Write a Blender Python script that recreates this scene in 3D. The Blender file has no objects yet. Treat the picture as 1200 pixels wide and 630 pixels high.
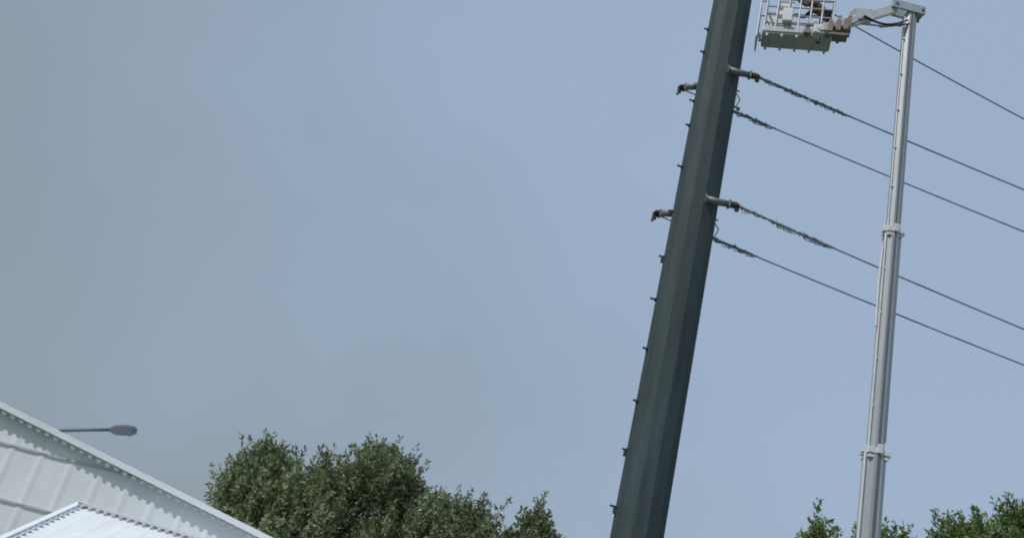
import bpy, math, random
import numpy as np
from mathutils import Vector, Matrix
random.seed(4); rng=np.random.default_rng(4)
S=bpy.context.scene
S.view_settings.view_transform='Standard'; S.view_settings.look='None'; S.view_settings.exposure=0
CAMH=3.0
# ---------------------------------------------------------------- materials
def mat(name,col,rough=.6,metal=0,var=.15,scale=3.0,stretch=(1,1,1),bump=0.0,bscale=40,col2=None,spec=.5):
    m=bpy.data.materials.new(name); m.use_nodes=True; nt=m.node_tree; N=nt.nodes; L=nt.links
    b=N['Principled BSDF']; b.inputs['Roughness'].default_value=rough; b.inputs['Metallic'].default_value=metal
    b.inputs['Specular IOR Level'].default_value=spec
    tc=N.new('ShaderNodeTexCoord'); mp=N.new('ShaderNodeMapping'); mp.inputs['Scale'].default_value=stretch
    L.new(tc.outputs['Object'],mp.inputs['Vector'])
    n=N.new('ShaderNodeTexNoise'); n.inputs['Scale'].default_value=scale; n.inputs['Detail'].default_value=6; n.inputs['Roughness'].default_value=.65
    L.new(mp.outputs[0],n.inputs['Vector'])
    r=N.new('ShaderNodeValToRGB'); r.color_ramp.elements[0].position=.3; r.color_ramp.elements[1].position=.7
    c2=col2 or tuple(c*(1+var) for c in col); c1=tuple(c*(1-var) for c in col)
    r.color_ramp.elements[0].color=(*c1,1); r.color_ramp.elements[1].color=(*c2,1)
    L.new(n.outputs['Fac'],r.inputs[0]); L.new(r.outputs[0],b.inputs['Base Color'])
    if bump:
        n2=N.new('ShaderNodeTexNoise'); n2.inputs['Scale'].default_value=bscale; n2.inputs['Detail'].default_value=4
        L.new(mp.outputs[0],n2.inputs['Vector'])
        bp=N.new('ShaderNodeBump'); bp.inputs['Strength'].default_value=bump; bp.inputs['Distance'].default_value=.02
        L.new(n2.outputs['Fac'],bp.inputs['Height']); L.new(bp.outputs[0],b.inputs['Normal'])
    return m
M_pole=mat('weathered_dark_steel',(.040,.060,.066),.72,.0,.28,1.6,(3,3,.3),.4,14,spec=.3)
M_arm=mat('arm_steel',(.17,.19,.20),.5,.2,.2,6)
M_ins=mat('brown_insulator',(.06,.045,.05),.4,0,.2,8)
M_wire=mat('conductor',(.21,.25,.28),.7,.1,.1,20)
M_alu=mat('boom_aluminium',(.36,.39,.42),.45,.3,.12,1.5,(4,4,.3),.1,30)
M_stripe=mat('boom_dark_stripe',(.13,.145,.16),.5,.2,.1,3)
M_collar=mat('collar_white',(.60,.62,.64),.45,0,.1,5)
M_white=mat('white_lift_paint',(.60,.61,.61),.45,0,.12,4)
M_grey=mat('basket_grey',(.40,.425,.45),.5,.1,.15,6)
M_hose2=mat('grey_rubber',(.12,.12,.13),.6,0,.15,6)
M_brown=mat('rusty_brown',(.19,.155,.14),.7,0,.3,7)
M_dark=mat('black_rubber',(.03,.03,.032),.6,0,.2,8)
M_jacket=mat('jacket_cloth',(.13,.075,.065),.9,0,.25,9,(1,1,1),.4,30)
M_trous=mat('trouser_cloth',(.04,.045,.055),.9,0,.25,9,(1,1,1),.4,30)
M_skin=mat('skin',(.42,.25,.18),.55,0,.08,12)
M_helm=mat('white_helmet',(.72,.72,.70),.3,0,.04,5)
M_glove=mat('white_glove',(.62,.62,.60),.8,0,.08,12)
M_roof=mat('white_sheet',(.70,.735,.76),.5,0,.06,.8)
M_roof2=mat('white_sheet_front',(.66,.69,.71),.5,0,.08,1.3)
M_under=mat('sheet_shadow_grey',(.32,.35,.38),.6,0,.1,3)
M_joint=mat('joint_grey',(.46,.48,.51),.6,0,.1,3)
M_lamp=mat('lamp_grey',(.075,.095,.115),.5,.1,.1,3)
M_glass=mat('lamp_glass',(.25,.27,.28),.2,0,.05,3)
M_bark=mat('bark',(.085,.09,.07),.9,0,.3,8,(1,1,.3),.5,20)
M_ground=mat('ground_soil_grass',(.09,.12,.06),.95,0,.4,.15,(1,1,1),.4,3,col2=(.14,.17,.10))
M_truck=mat('truck_white',(.6,.6,.58),.35,0,.05,2)
M_win=mat('truck_glass',(.03,.04,.05),.08,0,.05,2)
def leafmat(name,a,b,c):
    m=bpy.data.materials.new(name); m.use_nodes=True; nt=m.node_tree; N=nt.nodes; L=nt.links
    p=N['Principled BSDF']; p.inputs['Roughness'].default_value=.5; p.inputs['Specular IOR Level'].default_value=.4
    at=N.new('ShaderNodeAttribute'); at.attribute_name='lv'
    r=N.new('ShaderNodeValToRGB'); e=r.color_ramp.elements
    e[0].color=(*a,1); e[1].color=(*c,1); k=e.new(.5); k.color=(*b,1)
    L.new(at.outputs['Fac'],r.inputs[0]); L.new(r.outputs[0],p.inputs['Base Color'])
    t=N.new('ShaderNodeBsdfTranslucent'); L.new(r.outputs[0],t.inputs['Color'])
    mx=N.new('ShaderNodeMixShader'); mx.inputs[0].default_value=.38
    L.new(p.outputs[0],mx.inputs[1]); L.new(t.outputs[0],mx.inputs[2]); L.new(mx.outputs[0],N['Material Output'].inputs[0])
    return m
M_leafA=leafmat('leaves_greygreen',(.068,.096,.036),(.155,.20,.085),(.40,.45,.29))
M_leafB=leafmat('leaves_green',(.07,.115,.03),(.14,.21,.06),(.28,.36,.13))
# ---------------------------------------------------------------- mesh helpers
class MB:
    def __init__(s): s.v=[]; s.f=[]
    def add(s,vs,fs):
        o=len(s.v); s.v+= [tuple(p) for p in vs]; s.f+=[tuple(i+o for i in f) for f in fs]
    def box(s,c,d,M=None):
        c=Vector(c); M=M or Matrix.Identity(3)
        vs=[c+M@Vector((x*d[0]/2,y*d[1]/2,z*d[2]/2)) for x in(-1,1) for y in(-1,1) for z in(-1,1)]
        s.add(vs,[(0,1,3,2),(4,6,7,5),(0,4,5,1),(2,3,7,6),(0,2,6,4),(1,5,7,3)])
    def beam(s,a,b,w,h):
        a=Vector(a);b=Vector(b);d=(b-a); L=d.length; x=d.normalized()
        up=Vector((0,0,1)) if abs(x.z)<.95 else Vector((0,1,0))
        y=up.cross(x).normalized(); z=x.cross(y)
        s.box((a+b)/2,(L,w,h),Matrix((x,y,z)).transposed())
    def tube(s,pts,r,n=8,cap=True,phase=0):
        pts=[Vector(p) for p in pts]; rs=r if isinstance(r,(list,tuple)) else [r]*len(pts)
        o=len(s.v); prev=None
        for i,p in enumerate(pts):
            t=(pts[min(i+1,len(pts)-1)]-pts[max(i-1,0)]).normalized()
            if prev is None:
                ref=Vector((0,0,1)) if abs(t.z)<.9 else Vector((1,0,0))
                a=ref.cross(t).normalized()
            else:
                a=(prev-t*prev.dot(t)).normalized()
            prev=a; b=t.cross(a)
            for k in range(n):
                q=2*math.pi*(k+phase)/n
                s.v.append(tuple(p+(a*math.cos(q)+b*math.sin(q))*rs[i]))
        for i in range(len(pts)-1):
            for k in range(n):
                k2=(k+1)%n
                s.f.append((o+i*n+k,o+i*n+k2,o+(i+1)*n+k2,o+(i+1)*n+k))
        if cap:
            s.f.append(tuple(o+k for k in range(n))[::-1]); s.f.append(tuple(o+(len(pts)-1)*n+k for k in range(n)))
    def ell(s,c,rad,M=None,nu=14,nv=9):
        c=Vector(c); M=M or Matrix.Identity(3); vs=[];fs=[]
        for j in range(nv+1):
            t=math.pi*(j+.02)/(nv+.04)
            for i in range(nu):
                q=2*math.pi*i/nu
                vs.append(c+M@Vector((rad[0]*math.sin(t)*math.cos(q),rad[1]*math.sin(t)*math.sin(q),rad[2]*math.cos(t))))
        for j in range(nv):
            for i in range(nu):
                fs.append((j*nu+i,(j+1)*nu+i,(j+1)*nu+(i+1)%nu,j*nu+(i+1)%nu))
        s.add(vs,fs)
    def obj(s,name,m,parent=None,smooth=False,bevel=0):
        me=bpy.data.meshes.new(name); me.from_pydata(s.v,[],s.f); me.update()
        me.materials.append(m)
        if smooth:
            me.polygons.foreach_set('use_smooth',[True]*len(me.polygons))
        o=bpy.data.objects.new(name,me); S.collection.objects.link(o)
        if parent: o.parent=parent
        if bevel:
            b=o.modifiers.new('b','BEVEL'); b.width=bevel; b.segments=2; b.limit_method='ANGLE'
        return o
def empty(name,loc=(0,0,0)):
    e=bpy.data.objects.new(name,None); e.location=loc; S.collection.objects.link(e); return e
def skin(name,verts,edges,radii,m,parent,sub=2):
    me=bpy.data.meshes.new(name); me.from_pydata([tuple(v) for v in verts],edges,[]); me.materials.append(m)
    o=bpy.data.objects.new(name,me); S.collection.objects.link(o); o.parent=parent
    o.modifiers.new('skin','SKIN')
    sv=me.skin_vertices[0].data
    for i,r in enumerate(radii):
        sv[i].radius=r if isinstance(r,tuple) else (r,r)
        sv[i].use_root=(i==0)
    s=o.modifiers.new('sub','SUBSURF'); s.levels=sub; s.render_levels=sub
    o.modifiers['skin'].use_smooth_shade=True
    return o
# ---------------------------------------------------------------- ground
g=MB(); g.add([(-1500,-1500,0),(1500,-1500,0),(1500,1500,0),(-1500,1500,0)],[(0,1,2,3)]); g.obj('ground',M_ground)
# ---------------------------------------------------------------- steel monopole
def pole(base,arms=True,H=27.0):
    bx,by=base
    e=empty('steel_utility_pole',(bx,by,0))
    r0,r1=.605,.52
    rad=lambda z:r0+(r1-r0)*z/H
    b=MB()
    b.tube([(0,0,0),(0,0,8.6),(0,0,17.2),(0,0,H)],[rad(0),rad(8.6),rad(17.2),rad(H)],12,True,.2)
    b.tube([(0,0,-.1),(0,0,.06)],[.85,.85],24)
    b.obj('tube',M_pole,e,bevel=.05)
    s=MB(); z=4.0
    while z<H-1:
        a=math.radians(188+random.uniform(-4,4))
        d=Vector((math.cos(a),math.sin(a),0))
        ln=random.uniform(.10,.17)
        s.tube([d*(rad(z)-.05)+Vector((0,0,z)),d*(rad(z)+ln)+Vector((0,0,z))],.026,6)
        s.tube([d*(rad(z)-.03)+Vector((0,0,z)),d*(rad(z)+.025)+Vector((0,0,z))],.05,6)
        if random.random()<.3: s.box(d*(rad(z)+.02)+Vector((0,0,z-.09)),(.09,.07,.12))
        z+=random.choice([.8,1.15,1.3,1.6])
    s.obj('step_bolts',M_pole,e)
    A=MB();I=MB();F=MB()
    tips=[]
    for zr,zl in ((14.37,14.1),(18.35,18.1),(21.75,21.55)):
        R=Vector((.94,-.42,zr)); Lp=Vector((-.89,.58,zl))
        for T in (R,Lp):
            d=Vector((T.x,T.y,0)).normalized()
            if T is R: root=Vector((.10,-.50,T.z-.10))
            else: root=Vector((-.44,.30,T.z+.02))
            A.tube([root,root.lerp(T,.72)],[.105,.085],10)
            dd=(T-root).normalized()
            F.tube([root-dd*.03,root+dd*.02],.14,10)
            F.box(root.lerp(T,.74),(.05,.18,.18))
            p0=root.lerp(T,.76)
            n=4
            for i in range(n):
                q=p0.lerp(T,(i+.5)/n); q2=q+(T-p0).normalized()*.018
                I.tube([q,q2],[.10,.07],10)
            I.tube([p0,T+d*.05],.06,8)
            I.box(T+Vector((0,0,-.06)),(.10,.09,.18))
            if T is Lp: I.tube([T+Vector((-.03,0,0)),T+Vector((-.04,0,-.22))],.04,6)
        tips.append((R+Vector((bx,by,0)),Lp+Vector((bx,by,0))))
    for z in (17.75,13.72):
        F.tube([(.42,.2,z),(.72,.28,z-.03)],.028,6); F.box((.73,.28,z-.05),(.09,.06,.08))
        F.tube([(.40,.1,z+.4),(.66,.16,z+.43)],.022,6)
        F.tube([(.5,.1,z+.4),(.72,.2,z+.2),(.66,.22,z)],.016,5)
    A.obj('cross_arms',M_arm,e,True); I.obj('insulators',M_ins,e); F.obj('flanges',M_arm,e)
    return tips
tips=pole((4.12,20))
SP=70
dirw=Vector((.992,.125,0)).normalized()
pole((4.12+dirw.x*SP,20+dirw.y*SP))
def wire(start,a,ends):
    e=empty('power_line',start)
    def P(s): return dirw*s+Vector((0,0,-a*s+a*s*s/SP))
    b=MB(); b.tube([P(SP*(i/80)) for i in range(81)],.021,6); b.obj('conductor',M_wire,e,True)
    h=MB()
    for s0,s1,amp in ends:
        n=int((s1-s0)*26)+6; ph=random.random()*6
        for turn in range(3):
            pts=[]; f1=random.uniform(.12,.3)
            for i in range(n):
                s=s0+(s1-s0)*i/(n-1); q=i*(.45+.15*turn)+ph+turn*2.4
                am=amp*(.6+.5*math.sin(i*f1+turn))*math.sin(math.pi*min(1,max(.08,i/(n-1))))**.5
                pts.append(P(s)+Vector((0,math.cos(q)*am,math.sin(q)*am-.3*amp)))
            h.tube(pts,.012,5)
        h.tube([P(s0),P(s1)],.036,6)
        for _ in range(int(7*(s1-s0))+2):
            s=random.uniform(s0,s1); p=P(s); g_=random.uniform(.03,.13)
            h.tube([p,p+Vector((.05,0,-g_)),p+Vector((.15+g_*.5,0,-g_*.9)),p+Vector((.22+g_,0,-.02))],.011,5)
            if random.random()<.5: h.tube([p,p+Vector((random.uniform(-.1,.1),0,random.uniform(.05,.10)))],.011,5)
    if ends: h.obj('armour_rods',M_wire,e)
R1,L1=tips[1]; R3,L3=tips[0]; R5,L5=tips[2]
wire(R1,.085,[(.8,1.5,.05),(1.6,2.55,.08),(.05,.8,.03)]); wire(L1,.087,[(1.4,2.7,.07)])
wire(R3,.109,[(.9,1.6,.06),(1.7,2.65,.08),(.05,.8,.03)]); wire(L3,.095,[(1.4,2.8,.07)])
wire(R5,.235,[])
# ---------------------------------------------------------------- aerial lift
bx,by=8.78,19.0
lift=empty('aerial_work_lift',(bx,by,0))
def sect(z0,z1,w,name):
    b=MB(); h=w/2; c=h*.42
    prof=[(-h,-c),(-c,-h),(c,-h),(h,-c),(h,c),(c,h),(-c,h),(-h,c)]
    b.add([(x,y,z) for z in (z0,z1) for x,y in prof],[(i,(i+1)%8,8+(i+1)%8,8+i) for i in range(8)]+[tuple(range(7,-1,-1)),tuple(range(8,16))])
    b.obj(name,M_alu,lift)
    b=MB(); b.box((h*.02,-h-.004,(z0+z1)/2),(w*.16,.012,z1-z0-.1)); b.box((h+.004,0,(z0+z1)/2),(.012,w*.3,z1-z0-.1))  # dark strips; the right one paints shade on that face for contrast
    b.obj(name+'_dark_strips',M_stripe,lift)
sect(1.6,8.86,.45,'boom_base_section'); sect(8.86,14.4,.35,'boom_mid_section'); sect(14.4,21.15,.30,'boom_top_section')
c=MB()
for z,w in ((8.86,.48),(14.4,.39)):
    c.box((0,0,z),(w,w,.13)); c.box((0,0,z-.13),(w*.93,w*.93,.07))
    c.box((-w*.56,-.05,z+.02),(.10,.16,.16)); c.box((w*.56,-.05,z+.0),(.09,.14,.12))
    c.box((0,-w*.53,z+.05),(.12,.06,.2))
c.obj('boom_collars',M_collar,lift,bevel=.012)
c=MB()
c.tube([(-.20,-.10,8.9),(-.20,-.10,14.3)],.028,6); c.tube([(-.265,-.12,2.2),(-.265,-.12,8.8)],.032,6)
c.tube([(-.168,-.09,14.4),(-.168,-.09,21)],.018,6)
for z in np.arange(3,21,1.15):
    w=.25 if z<8.8 else (.195 if z<14.4 else .165)
    c.box((-w,-.09,z),(.06,.06,.05))
c.tube([(-.27,-.12,11.8),(-.29,-.12,12.9),(-.27,-.12,13.9)],.03,6)
c.obj('cable_conduit',M_collar,lift)
c=MB(); c.tube([(.10,-.17,14.6),(.10,-.17,21)],.014,5); c.tube([(.13,-.19,9.1),(.13,-.19,14.3)],.014,5); c.obj('hose',M_hose2,lift)
h=MB(); h.box((-.12,-.16,21.30),(.94,.06,.28)); h.box((-.12,.16,21.30),(.94,.06,.28)); h.box((.12,0,21.33),(.46,.27,.22))
h.obj('boom_head',M_alu,lift,bevel=.02)
h=MB()
for x in (-.45,.27): h.tube([(x,-.21,21.3),(x,.21,21.3)],.045,10)
h.obj('head_pins',M_hose2,lift)
j=MB()
j0=Vector((-.45,0,21.26)); j1=Vector((-1.45,-.30,20.35)); j2=Vector((-2.62,-.62,19.32))
j.beam(j0,j1,.18,.25); j.beam(j1+Vector((.1,.03,.08)),j2,.18,.27)
j.beam(j1+Vector((-.22,-.06,.0)),j1+Vector((.28,.08,.24)),.24,.34)
j.obj('jib',M_white,lift,bevel=.02)
j=MB()
j.tube([(-.22,-.02,20.80),(-.85,-.16,20.42)],.06,10); j.tube([(-.85,-.16,20.42),(-1.40,-.30,20.2)],.03,8)
j.beam((-.1,0,21.1),(-.27,0,20.76),.12,.12)
j.obj('jib_cylinder',M_grey,lift,True)
j=MB()
for k in range(2):
    pts=[]
    for i in range(15):
        t=i/14; p=Vector((-.1,-.12,20.75+.1*k)).lerp(j1+Vector((0,-.15,-.05)),t); p.z-=.14*math.sin(math.pi*t)*(1+.5*k); p.y-=.05*k; pts.append(p)
    j.tube(pts,.022,6)
pts=[j1.lerp(j2,i/12)+Vector((0,-.12,-.08-.14*math.sin(math.pi*i/12))) for i in range(13)]
j.tube(pts,.018,6)
j.obj('hydraulic_hoses',M_dark,lift)
rot=Matrix.Rotation(math.radians(-16),3,'Z')
bc=Vector((-3.0,.05,19.40))
def B(x,y,z): return bc+rot@Vector((x,y,z))
fr=MB(); W=.86; D=.30; Hh=1.12
for z in (0,.28,.56,.84,Hh):
    r=.032 if z in(0,Hh) else .022
    c4=[B(-W,-D,z),B(W,-D,z),B(W,D,z),B(-W,D,z)]
    for i in range(4): fr.tube([c4[i],c4[(i+1)%4]],r,6)
for x in np.linspace(-W,W,7):
    for y in (-D,D): fr.tube([B(x,y,0),B(x,y,Hh)],.024,6)
for y in (-.12,.12):
    for x in (-W,W): fr.tube([B(x,y,0),B(x,y,Hh)],.02,6)
fr.tube([B(-W-.16,-D,-.2),B(-W-.16,-D,Hh*.9)],.028,6); fr.tube([B(-W-.16,D,-.2),B(-W-.16,D,Hh*.9)],.028,6)
for z in (-.15,.5,1.0):
    fr.tube([B(-W-.16,-D,z),B(-W-.16,D,z)],.022,6); fr.tube([B(-W-.16,-D,z),B(-W,-D,z)],.022,6)
fr.obj('basket_rails',M_grey,lift)
p=MB(); p.box(B(0,0,-.035),(2*W,2*D,.05),rot)
for x in np.linspace(-W+.1,W-.1,5): p.box(B(x,0,-.1),(.06,2*D,.08),rot)
p.box(B(0,-D-.0,.09),(2*W+.02,.02,.16),rot); p.box(B(W,0,.09),(.02,2*D,.16),rot)
p.obj('basket_floor',M_grey,lift)
p=MB(); p.box(B(-.36,-D+.06,.64),(.40,.05,.85),rot); p.box(B(-.30,-D-.08,.5),(.25,.12,.42),rot); p.box(B(-.66,D-.1,.6),(.26,.06,.7),rot)
p.obj('basket_panels',M_collar,lift,bevel=.01)
p=MB()
for k in range(6): p.box(B(.24+.19*k,-D-.12-.02*k,.02+.03*k),(.12,.16,.36),rot)
p.box(B(W+.12,-.2,.16),(.6,.56,.10),rot); p.box(B(.72,-D-.2,-.12),(1.15,.08,.08),rot); p.box(B(.74,-D-.2,.12),(1.1,.06,.06),rot)
p.box(B(W+.2,.1,.55),(.08,.08,.9),rot); p.box(B(W+.42,-.2,.42),(.1,.3,.5),rot)
p.obj('basket_mount',M_brown,lift,bevel=.015)
p=MB(); p.box(j2+Vector((-.05,0,-.02)),(.26,.22,.28)); p.tube([j2+Vector((0,-.15,0)),j2+Vector((0,.15,0))],.09,12)
p.obj('jib_end_joint',M_white,lift,bevel=.02)
p=MB(); p.tube([j2+Vector((-.02,-.05,-.1)),j2+Vector((-.03,-.05,-.38))],.05,8); p.box(j2+Vector((-.02,-.05,-.38)),(.12,.08,.11)); p.tube([B(-W-.1,-D,-.1),B(-W-.05,-D,-.35)],.035,6)
p.obj('hanging_hook',M_dark,lift)
# ---- worker bending over in the basket
wk=empty('lift_worker',(bx,by,0))
_B=B
def B(x,y,z): return _B(x+.20,y*.75,z-(0 if z<.5 else .06*(z-.5)))
pel=B(.46,.02,.93)
jv=[pel,B(.40,.02,1.04),B(.28,.02,1.16),B(.14,.02,1.26),B(.06,.02,1.31),
    B(.14,-.20,1.24),B(-.06,-.32,1.02),B(-.30,-.38,1.17),
    B(.14,.24,1.24),B(-.08,.34,1.04),B(-.32,.38,1.18)]
skin('jacket',jv,[(0,1),(1,2),(2,3),(3,4),(3,5),(5,6),(6,7),(3,8),(8,9),(9,10)],
     [(.15,.15),(.14,.15),(.15,.16),(.15,.13),.07,.075,.052,.042,.075,.052,.042],M_jacket,wk)
lv=[pel,B(.47,-.11,.86),B(.38,-.13,.48),B(.44,-.14,.12),B(.47,.13,.86),B(.45,.16,.47),B(.52,.17,.12)]
skin('trousers',lv,[(0,1),(1,2),(2,3),(0,4),(4,5),(5,6)],[(.14,.14),.105,.07,.055,.105,.07,.055],M_trous,wk)
b=MB()
for fx,fy in ((.40,-.14),(.48,.17)):
    b.ell(B(fx,fy,.055),(.145,.052,.055),rot); b.tube([B(fx+.05,fy,.05),B(fx+.05,fy,.17)],.058,10)
b.obj('boots',M_dark,wk,True)
hd=rot@Matrix.Rotation(math.radians(-38),3,'Y')
hc=B(-.05,.02,1.44)
def Hd(x,y,z): return hc+hd@Vector((x,y,z))
b=MB(); b.ell(Hd(0,0,0),(.098,.078,.12),hd,16,12); b.ell(Hd(-.03,0,-.06),(.065,.055,.06),hd)
b.tube([Hd(.03,0,-.06),B(.08,.02,1.31)],[.055,.06],10)
b.ell(Hd(-.105,0,-.01),(.018,.014,.028),hd,8,6)
for y in(-1,1): b.ell(Hd(.005,y*.08,-.005),(.02,.01,.032),hd,8,6)
b.obj('head',M_skin,wk,True)
b=MB()
for y in(-1,1): b.ell(Hd(-.088,y*.03,.015),(.011,.014,.008),hd,8,6)
b.ell(Hd(-.09,0,-.055),(.01,.026,.006),hd,8,6); b.ell(Hd(.025,0,.0),(.085,.079,.10),hd,12,8)
b.obj('eyes_mouth_hair',M_dark,wk,True)
b=MB(); 
vs=[];n=18
for jx in range(7):
    t=jx/6*math.pi/2
    for i in range(n):
        q=2*math.pi*i/n; vs.append(Hd(.125*math.cos(q)*math.cos(t),.105*math.sin(q)*math.cos(t),.045+.11*math.sin(t)))
b.add(vs,[(a*n+i,a*n+(i+1)%n,(a+1)*n+(i+1)%n,(a+1)*n+i) for a in range(6) for i in range(n)])
b.add([Hd(-.10+0,-.09,.045),Hd(-.19,-.06,.03),Hd(-.20,0,.028),Hd(-.19,.06,.03),Hd(-.10,.09,.045)],[(0,1,2,3,4)])
b.obj('helmet',M_helm,wk,True)
for y,xx,zz in((-.38,-.30,1.17),(.38,-.32,1.18)):
    w0=B(xx,y,zz); vts=[w0,w0+rot@Vector((-.06,0,.0)),w0+rot@Vector((-.10,0,-.005))]; ed=[(0,1),(1,2)]; rr=[.03,(.042,.02),(.042,.018)]
    for k in range(4):
        yy=(k-1.5)*.021; Lf=(.07,.08,.076,.06)[k]; o=len(vts)
        vts+=[w0+rot@Vector((-.10,yy,0)),w0+rot@Vector((-.10-Lf*.55,yy,.005)),w0+rot@Vector((-.10-Lf*.8,yy,-.03))]
        ed+=[(2,o),(o,o+1),(o+1,o+2)]; rr+=[.011,.010,.009]
    o=len(vts); vts+=[w0+rot@Vector((-.07,-.045,-.015)),w0+rot@Vector((-.10,-.06,-.035))]; ed+=[(1,o),(o,o+1)]; rr+=[.013,.010]
    skin('gloved_hand',vts,ed,rr,M_glove,wk,1)
# carrier truck below
t=MB(); t.box((0,0,1.05),(7.2,2.3,.3)); t.box((0,0,1.35),(1.6,1.6,.3)); t.tube([(0,0,1.45),(0,0,1.75)],.6,20)
for x in(-2.9,2.4):
    for y in(-1,1): t.box((x,y*1.7,.75),(.2,1.4,.2)); t.box((x,y*2.35,.38),(.16,.16,.76)); t.box((x,y*2.35,.03),(.5,.5,.06))
t.obj('chassis',M_truck,lift,bevel=.02)
t=MB(); t.add([(3.7,-1.15,.7),(5.6,-1.15,.7),(5.6,-1.15,1.7),(5.2,-1.15,2.7),(3.7,-1.15,2.7),(3.7,1.15,.7),(5.6,1.15,.7),(5.6,1.15,1.7),(5.2,1.15,2.7),(3.7,1.15,2.7)],[(0,1,2,3,4),(9,8,7,6,5),(0,5,6,1),(1,6,7,2),(2,7,8,3),(3,8,9,4),(4,9,5,0)])
t.obj('cab',M_truck,lift,bevel=.04)
t=MB(); t.box((4.5,-1.16,2.1),(1.1,.02,.7)); t.box((4.5,1.16,2.1),(1.1,.02,.7)); t.obj('cab_windows',M_win,lift)
t=MB()
for x in(-2.2,-1.2,4.5):
    for y in(-1.05,1.05): t.tube([(x,y-.15,.5),(x,y+.15,.5)],.5,24)
t.obj('wheels',M_dark,lift,bevel=.03)
# ---------------------------------------------------------------- white sheet-clad hall
hall=empty('white_warehouse',(-22,28,0))
sl=.1955; LW=18.6; zr=7.78
w=MB(); n=int(LW/.3)
xs=[i*.15 for i in range(2*n+1)]
vs=[]
for i,x in enumerate(xs):
    y=0 if i%6 else -.022
    vs+= [(x,y,0),(x,y,zr-sl*x-.10)]
fs=[(2*i,2*i+2,2*i+3,2*i+1) for i in range(len(xs)-1)]
w.add(vs,fs)
w.add([(-x,y,z) for x,y,z in vs],[f[::-1] for f in fs])
w.add([(xs[-1],0,0),(xs[-1],40,0),(xs[-1],40,zr-sl*xs[-1]-.1),(xs[-1],0,zr-sl*xs[-1]-.1)],[(0,1,2,3)])
w.obj('wall_cladding',M_roof,hall)
r=MB()
for sg in(-1,1):
    a=(0,-.22,zr); b=(sg*(LW+.5),-.22,zr-sl*(LW+.5))
    r.add([a,b,(b[0],41,b[2]),(0,41,zr),(0,-.22,zr-.06),(b[0],-.22,b[2]-.06),(b[0],41,b[2]-.06),(0,41,zr-.06)],[(0,1,2,3),(7,6,5,4),(0,4,5,1),(1,5,6,2),(2,6,7,3)])
    r.beam((0,-.25,zr-.05),(sg*(LW+.5),-.25,b[2]-.05),.03,.17)
r.obj('roof',M_roof,hall)
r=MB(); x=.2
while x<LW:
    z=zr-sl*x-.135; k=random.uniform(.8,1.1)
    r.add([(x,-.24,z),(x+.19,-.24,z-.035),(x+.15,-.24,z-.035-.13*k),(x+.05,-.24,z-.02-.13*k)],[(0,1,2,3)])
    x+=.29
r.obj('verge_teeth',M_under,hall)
r=MB()
r.beam((-12,-.04,5.12),(LW-5.6,-.04,5.12),.03,.04); r.beam((-12,-.04,3.6),(LW-2,-.04,3.6),.03,.04)
for x in (1.5,6.9,): r.box((x,-.035,(zr-sl*x-.3)/2),(.04,.03,zr-sl*x-.3))
r.obj('panel_joints',M_joint,hall)
# front lower shed
shed=empty('white_shed',(-8.97,24,0))
zt=3.86
rx=8.0; dy=-3.2; dz=-1.35
s=MB(); nx=int(rx/.12); off_=lambda i:.012 if i%4==0 else 0
vs=[];vb=[]
for i in range(nx+1):
    x=i*.12; off=off_(i); q=zt-.03*x
    vs+=[(x,0,q+off),(x-.22,dy,q+dz+off)]
    vb+=[(x,.02,q+off),(x,3.2,q+dz+off)]
s.add(vs,[(2*i+1,2*i+3,2*i+2,2*i) for i in range(nx)]); s.add(vb,[(2*i,2*i+2,2*i+3,2*i+1) for i in range(nx)])
s.obj('roof_sheets',M_roof2,shed)
s=MB(); s.box((rx/2,dy+.3,1.2),(rx-.4,.08,2.4)); s.box((rx/2,2.9,1.2),(rx-.4,.08,2.4)); s.add([(.1,dy+.3,0),(.1,2.9,0),(.1,2.9,2.5),(.1,0,zt-.12),(.1,dy+.3,2.5)],[(0,1,2,3,4)]); s.add([(rx-.2,dy+.3,0),(rx-.2,2.9,0),(rx-.2,2.9,2.3),(rx-.2,0,zt-.4),(rx-.2,dy+.3,2.3)],[(4,3,2,1,0)])
s.obj('walls',M_roof2,shed)
s=MB(); s.beam((-.05,-.08,zt+.05),(rx,-.08,zt-.03*rx+.05),.22,.03); s.beam((-.03,0,zt+.04),(-.27,dy,zt+dz+.04),.14,.04)
s.obj('ridge_cap',M_roof,shed)
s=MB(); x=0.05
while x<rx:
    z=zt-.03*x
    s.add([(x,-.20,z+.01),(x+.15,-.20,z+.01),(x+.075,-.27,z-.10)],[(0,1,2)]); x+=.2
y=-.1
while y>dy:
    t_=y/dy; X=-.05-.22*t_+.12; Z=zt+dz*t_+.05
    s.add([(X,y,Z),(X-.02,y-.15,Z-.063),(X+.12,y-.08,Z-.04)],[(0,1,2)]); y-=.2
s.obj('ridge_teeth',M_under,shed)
# ---------------------------------------------------------------- street lamp
la=empty('street_lamp',(-19.35,45,0))
l=MB(); l.tube([(0,0,0),(0,0,4),(0,0,7.5)],[.11,.09,.075],10); l.tube([(0,0,0),(0,0,.5)],.16,10)
l.tube([(0,0,7.3),(.08,0,7.52),(.3,0,7.64),(1.3,0,7.93),(2.5,0,8.25)],[.08,.09,.09,.085,.08],8)
l.obj('post_and_arm',M_lamp,la,True)
l=MB(); X=Vector((1,0,.22)).normalized(); Rm=Matrix((X,Vector((0,1,0)),X.cross(Vector((0,1,0))))).transposed()
vs=[]
for i,(t,w_,h_) in enumerate(((-.1,.16,.12),(.1,.36,.27),(.6,.44,.32),(1.0,.40,.27),(1.17,.24,.15))):
    cx=Vector((2.5,0,8.24))+X*t
    for yy,zz in ((-1,-.7),(-.8,.5),(0,.9),(.8,.5),(1,-.7)): vs.append(cx+Rm@Vector((0,yy*w_/2,zz*h_)))
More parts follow.
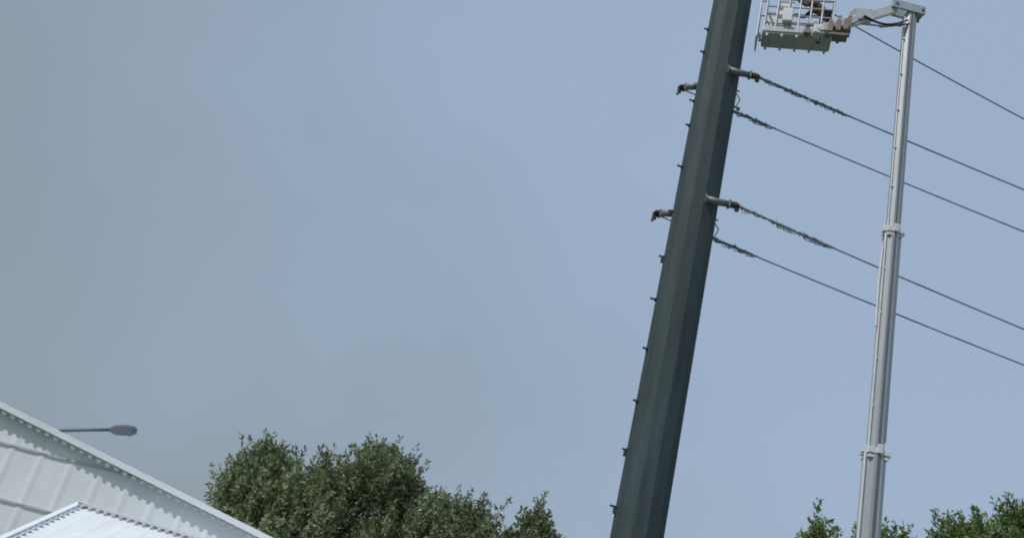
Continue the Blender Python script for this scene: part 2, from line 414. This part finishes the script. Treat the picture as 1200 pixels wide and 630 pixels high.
fs=[(i*5+k,i*5+(k+1)%5,(i+1)*5+(k+1)%5,(i+1)*5+k) for i in range(4) for k in range(5)]+[(4,3,2,1,0),(20,21,22,23,24)]
l.add(vs,fs); l.obj('lamp_head',M_lamp,la)
l=MB(); l.box(Vector((2.5,0,8.24))+X*.6+Rm@Vector((0,0,-.24)),(.6,.32,.10),Rm); l.obj('lens',M_glass,la,bevel=.02)
# ---------------------------------------------------------------- trees
def tree(name,loc,H,R,mat_,nsh=520,upr=.8,rz=None,leaf=.18):
    e=empty(name,loc); tr=MB()
    tr.tube([(0,0,0),(.1,.05,H*.25),(.0,.1,H*.5),(.05,0,H*.8)],[.22,.17,.12,.04],8)
    rz=rz or H*.36; cz=H-rz*.98-.5
    lumps=[]
    for i in range(20):
        d=rng.normal(size=3); d/=np.linalg.norm(d); d[2]=abs(d[2])*1.0-.15
        k=rng.uniform(.45,.80)
        lumps.append((np.array([d[0]*R*k,d[1]*R*k,cz+d[2]*rz*k]),rng.uniform(.24,.42)*R))
    lumps.append((np.array([0,0,cz]),R*.55))
    for c_,_r in lumps[:-1]:
        m_=Vector((c_[0]*.3,c_[1]*.3,H*.35+random.random()))
        tr.tube([(0,0,H*.25+random.random()),m_,Vector(c_)],[.09,.06,.02],5)
    V=[];vals=[]
    for s_ in range(nsh):
        c_,r_=lumps[rng.integers(len(lumps))]
        d=rng.normal(size=3); d/=np.linalg.norm(d)
        p=c_+d*r_*rng.uniform(.45,1.0)
        out=(p-np.array([0,0,cz])); out/= (np.linalg.norm(out)+1e-6)
        dr=out*.55+np.array([0,0,upr])+rng.normal(size=3)*.30; dr/=np.linalg.norm(dr)
        Ls=rng.uniform(.4,1.0)*(1.35 if rng.random()<.15 else 1)
        nl=int(26*Ls)+8
        tone=np.clip(rng.normal(.47,.18),0,1)
        tip=p+dr*Ls
        if rng.random()<.35: tr.tube([p,p+dr*Ls*.5,tip],[.014,.010,.004],4,False)
        ts=rng.uniform(0,1,nl)
        base=p+np.outer(ts,dr*Ls)+rng.normal(size=(nl,3))*(.10*(1.15-ts))[:,None]
        ld=rng.normal(size=(nl,3))+dr*.9; ld/=np.linalg.norm(ld,axis=1)[:,None]
        sd=np.cross(ld,rng.normal(size=(nl,3))); sd/=np.linalg.norm(sd,axis=1)[:,None]
        ll=leaf*rng.uniform(.6,1.3,nl)[:,None]; lw=ll*.42
        q=np.stack([base,base+ld*ll*.5+sd*lw*.5,base+ld*ll,base+ld*ll*.5-sd*lw*.5],1)
        V.append(q); vals.append(np.clip(tone+rng.normal(size=nl)*.24,0,1))
    tr.obj('trunk_and_limbs',M_bark,e)
    V=np.concatenate(V).reshape(-1,3); vals=np.concatenate(vals); nf=len(vals)
    me=bpy.data.meshes.new('foliage'); me.vertices.add(nf*4); me.vertices.foreach_set('co',V.ravel())
    me.loops.add(nf*4); me.loops.foreach_set('vertex_index',np.arange(nf*4)); me.polygons.add(nf)
    me.polygons.foreach_set('loop_start',np.arange(nf)*4); me.polygons.foreach_set('loop_total',np.full(nf,4))
    me.update(calc_edges=True)
    a=me.attributes.new('lv','FLOAT','FACE'); a.data.foreach_set('value',vals)
    me.materials.append(mat_); o=bpy.data.objects.new('foliage',me); S.collection.objects.link(o); o.parent=e
T='broadleaf_tree'
tree(T,(-6.3,35,0),8.7,2.6,M_leafA,1200)
tree(T,(-2.9,34.5,0),9.7,2.7,M_leafA,1400)
tree(T,(.4,35.5,0),8.9,2.3,M_leafA,1000)
tree(T,(3.2,35,0),9.2,1.6,M_leafA,560)
tree(T,(-1.2,33.5,0),7.8,2.6,M_leafA,900)
tree(T,(-4.8,33.5,0),7.7,2.4,M_leafA,800)
tree(T,(12.5,30,0),10.4,1.4,M_leafB,420)
tree(T,(14.7,30.5,0),11.4,1.7,M_leafB,750)
tree(T,(17.1,29.5,0),12.3,1.9,M_leafB,1000)
tree(T,(19.6,30,0),13.2,2.0,M_leafB,900)
# ---------------------------------------------------------------- world + sun
el=math.radians(52); az=math.radians(-128)
w=bpy.data.worlds.new('World'); S.world=w; w.use_nodes=True; nt=w.node_tree; N=nt.nodes; L=nt.links
bg=N['Background']; bg.inputs['Strength'].default_value=.1
sky=N.new('ShaderNodeTexSky'); sky.sky_type='NISHITA'; sky.sun_disc=False; sky.sun_elevation=el; sky.sun_rotation=az
sky.dust_density=3.5; sky.air_density=1.2; sky.ozone_density=1.5
tc=N.new('ShaderNodeTexCoord')
dot=N.new('ShaderNodeVectorMath'); dot.operation='DOT_PRODUCT'; dot.inputs[1].default_value=(.75,0,.66)
L.new(tc.outputs['Generated'],dot.inputs[0])
no=N.new('ShaderNodeTexNoise'); no.inputs['Scale'].default_value=2.6; no.inputs['Detail'].default_value=4; no.inputs['Roughness'].default_value=.5
L.new(tc.outputs['Generated'],no.inputs['Vector'])
ma=N.new('ShaderNodeMath'); ma.operation='MULTIPLY_ADD'; ma.inputs[1].default_value=.7; L.new(no.outputs['Fac'],ma.inputs[0]); L.new(dot.outputs['Value'],ma.inputs[2])
mr=N.new('ShaderNodeMapRange'); mr.inputs['From Min'].default_value=-.05; mr.inputs['From Max'].default_value=.90; mr.interpolation_type='SMOOTHSTEP'
L.new(ma.outputs[0],mr.inputs['Value'])
hz=N.new('ShaderNodeMix'); hz.data_type='RGBA'; hz.inputs['A'].default_value=(2.70,3.28,3.85,1); hz.inputs['B'].default_value=(3.6,4.62,6.15,1)
L.new(mr.outputs[0],hz.inputs['Factor'])
mx=N.new('ShaderNodeMix'); mx.data_type='RGBA'; mx.inputs['Factor'].default_value=.88
L.new(sky.outputs[0],mx.inputs['A']); L.new(hz.outputs['Result'],mx.inputs['B']); L.new(mx.outputs['Result'],bg.inputs['Color'])
sd=bpy.data.lights.new('sun','SUN'); sd.energy=2.9; sd.angle=math.radians(1.5); sd.color=(1,.97,.93)
so=bpy.data.objects.new('sun',sd); S.collection.objects.link(so)
to=Vector((math.sin(az)*math.cos(el),math.cos(az)*math.cos(el),math.sin(el)))
so.rotation_euler=to.to_track_quat('Z','Y').to_euler()
# ---------------------------------------------------------------- camera
p=math.radians(22.64); th=math.radians(14.66)
r0=Vector((1,0,0)); u0=Vector((0,-math.sin(p),math.cos(p))); fw=Vector((0,math.cos(p),math.sin(p)))
r=r0*math.cos(th)+u0*math.sin(th); u=u0*math.cos(th)-r0*math.sin(th)
cd=bpy.data.cameras.new('camera'); cd.lens=31.5; cd.sensor_width=36; cd.clip_end=5000
cd.dof.use_dof=True; cd.dof.focus_distance=3.0; cd.dof.aperture_fstop=6.5
co=bpy.data.objects.new('camera',cd); S.collection.objects.link(co)
Mx=Matrix((r,u,-fw)).transposed().to_4x4(); Mx.translation=Vector((0,0,CAMH)); co.matrix_world=Mx
S.camera=co
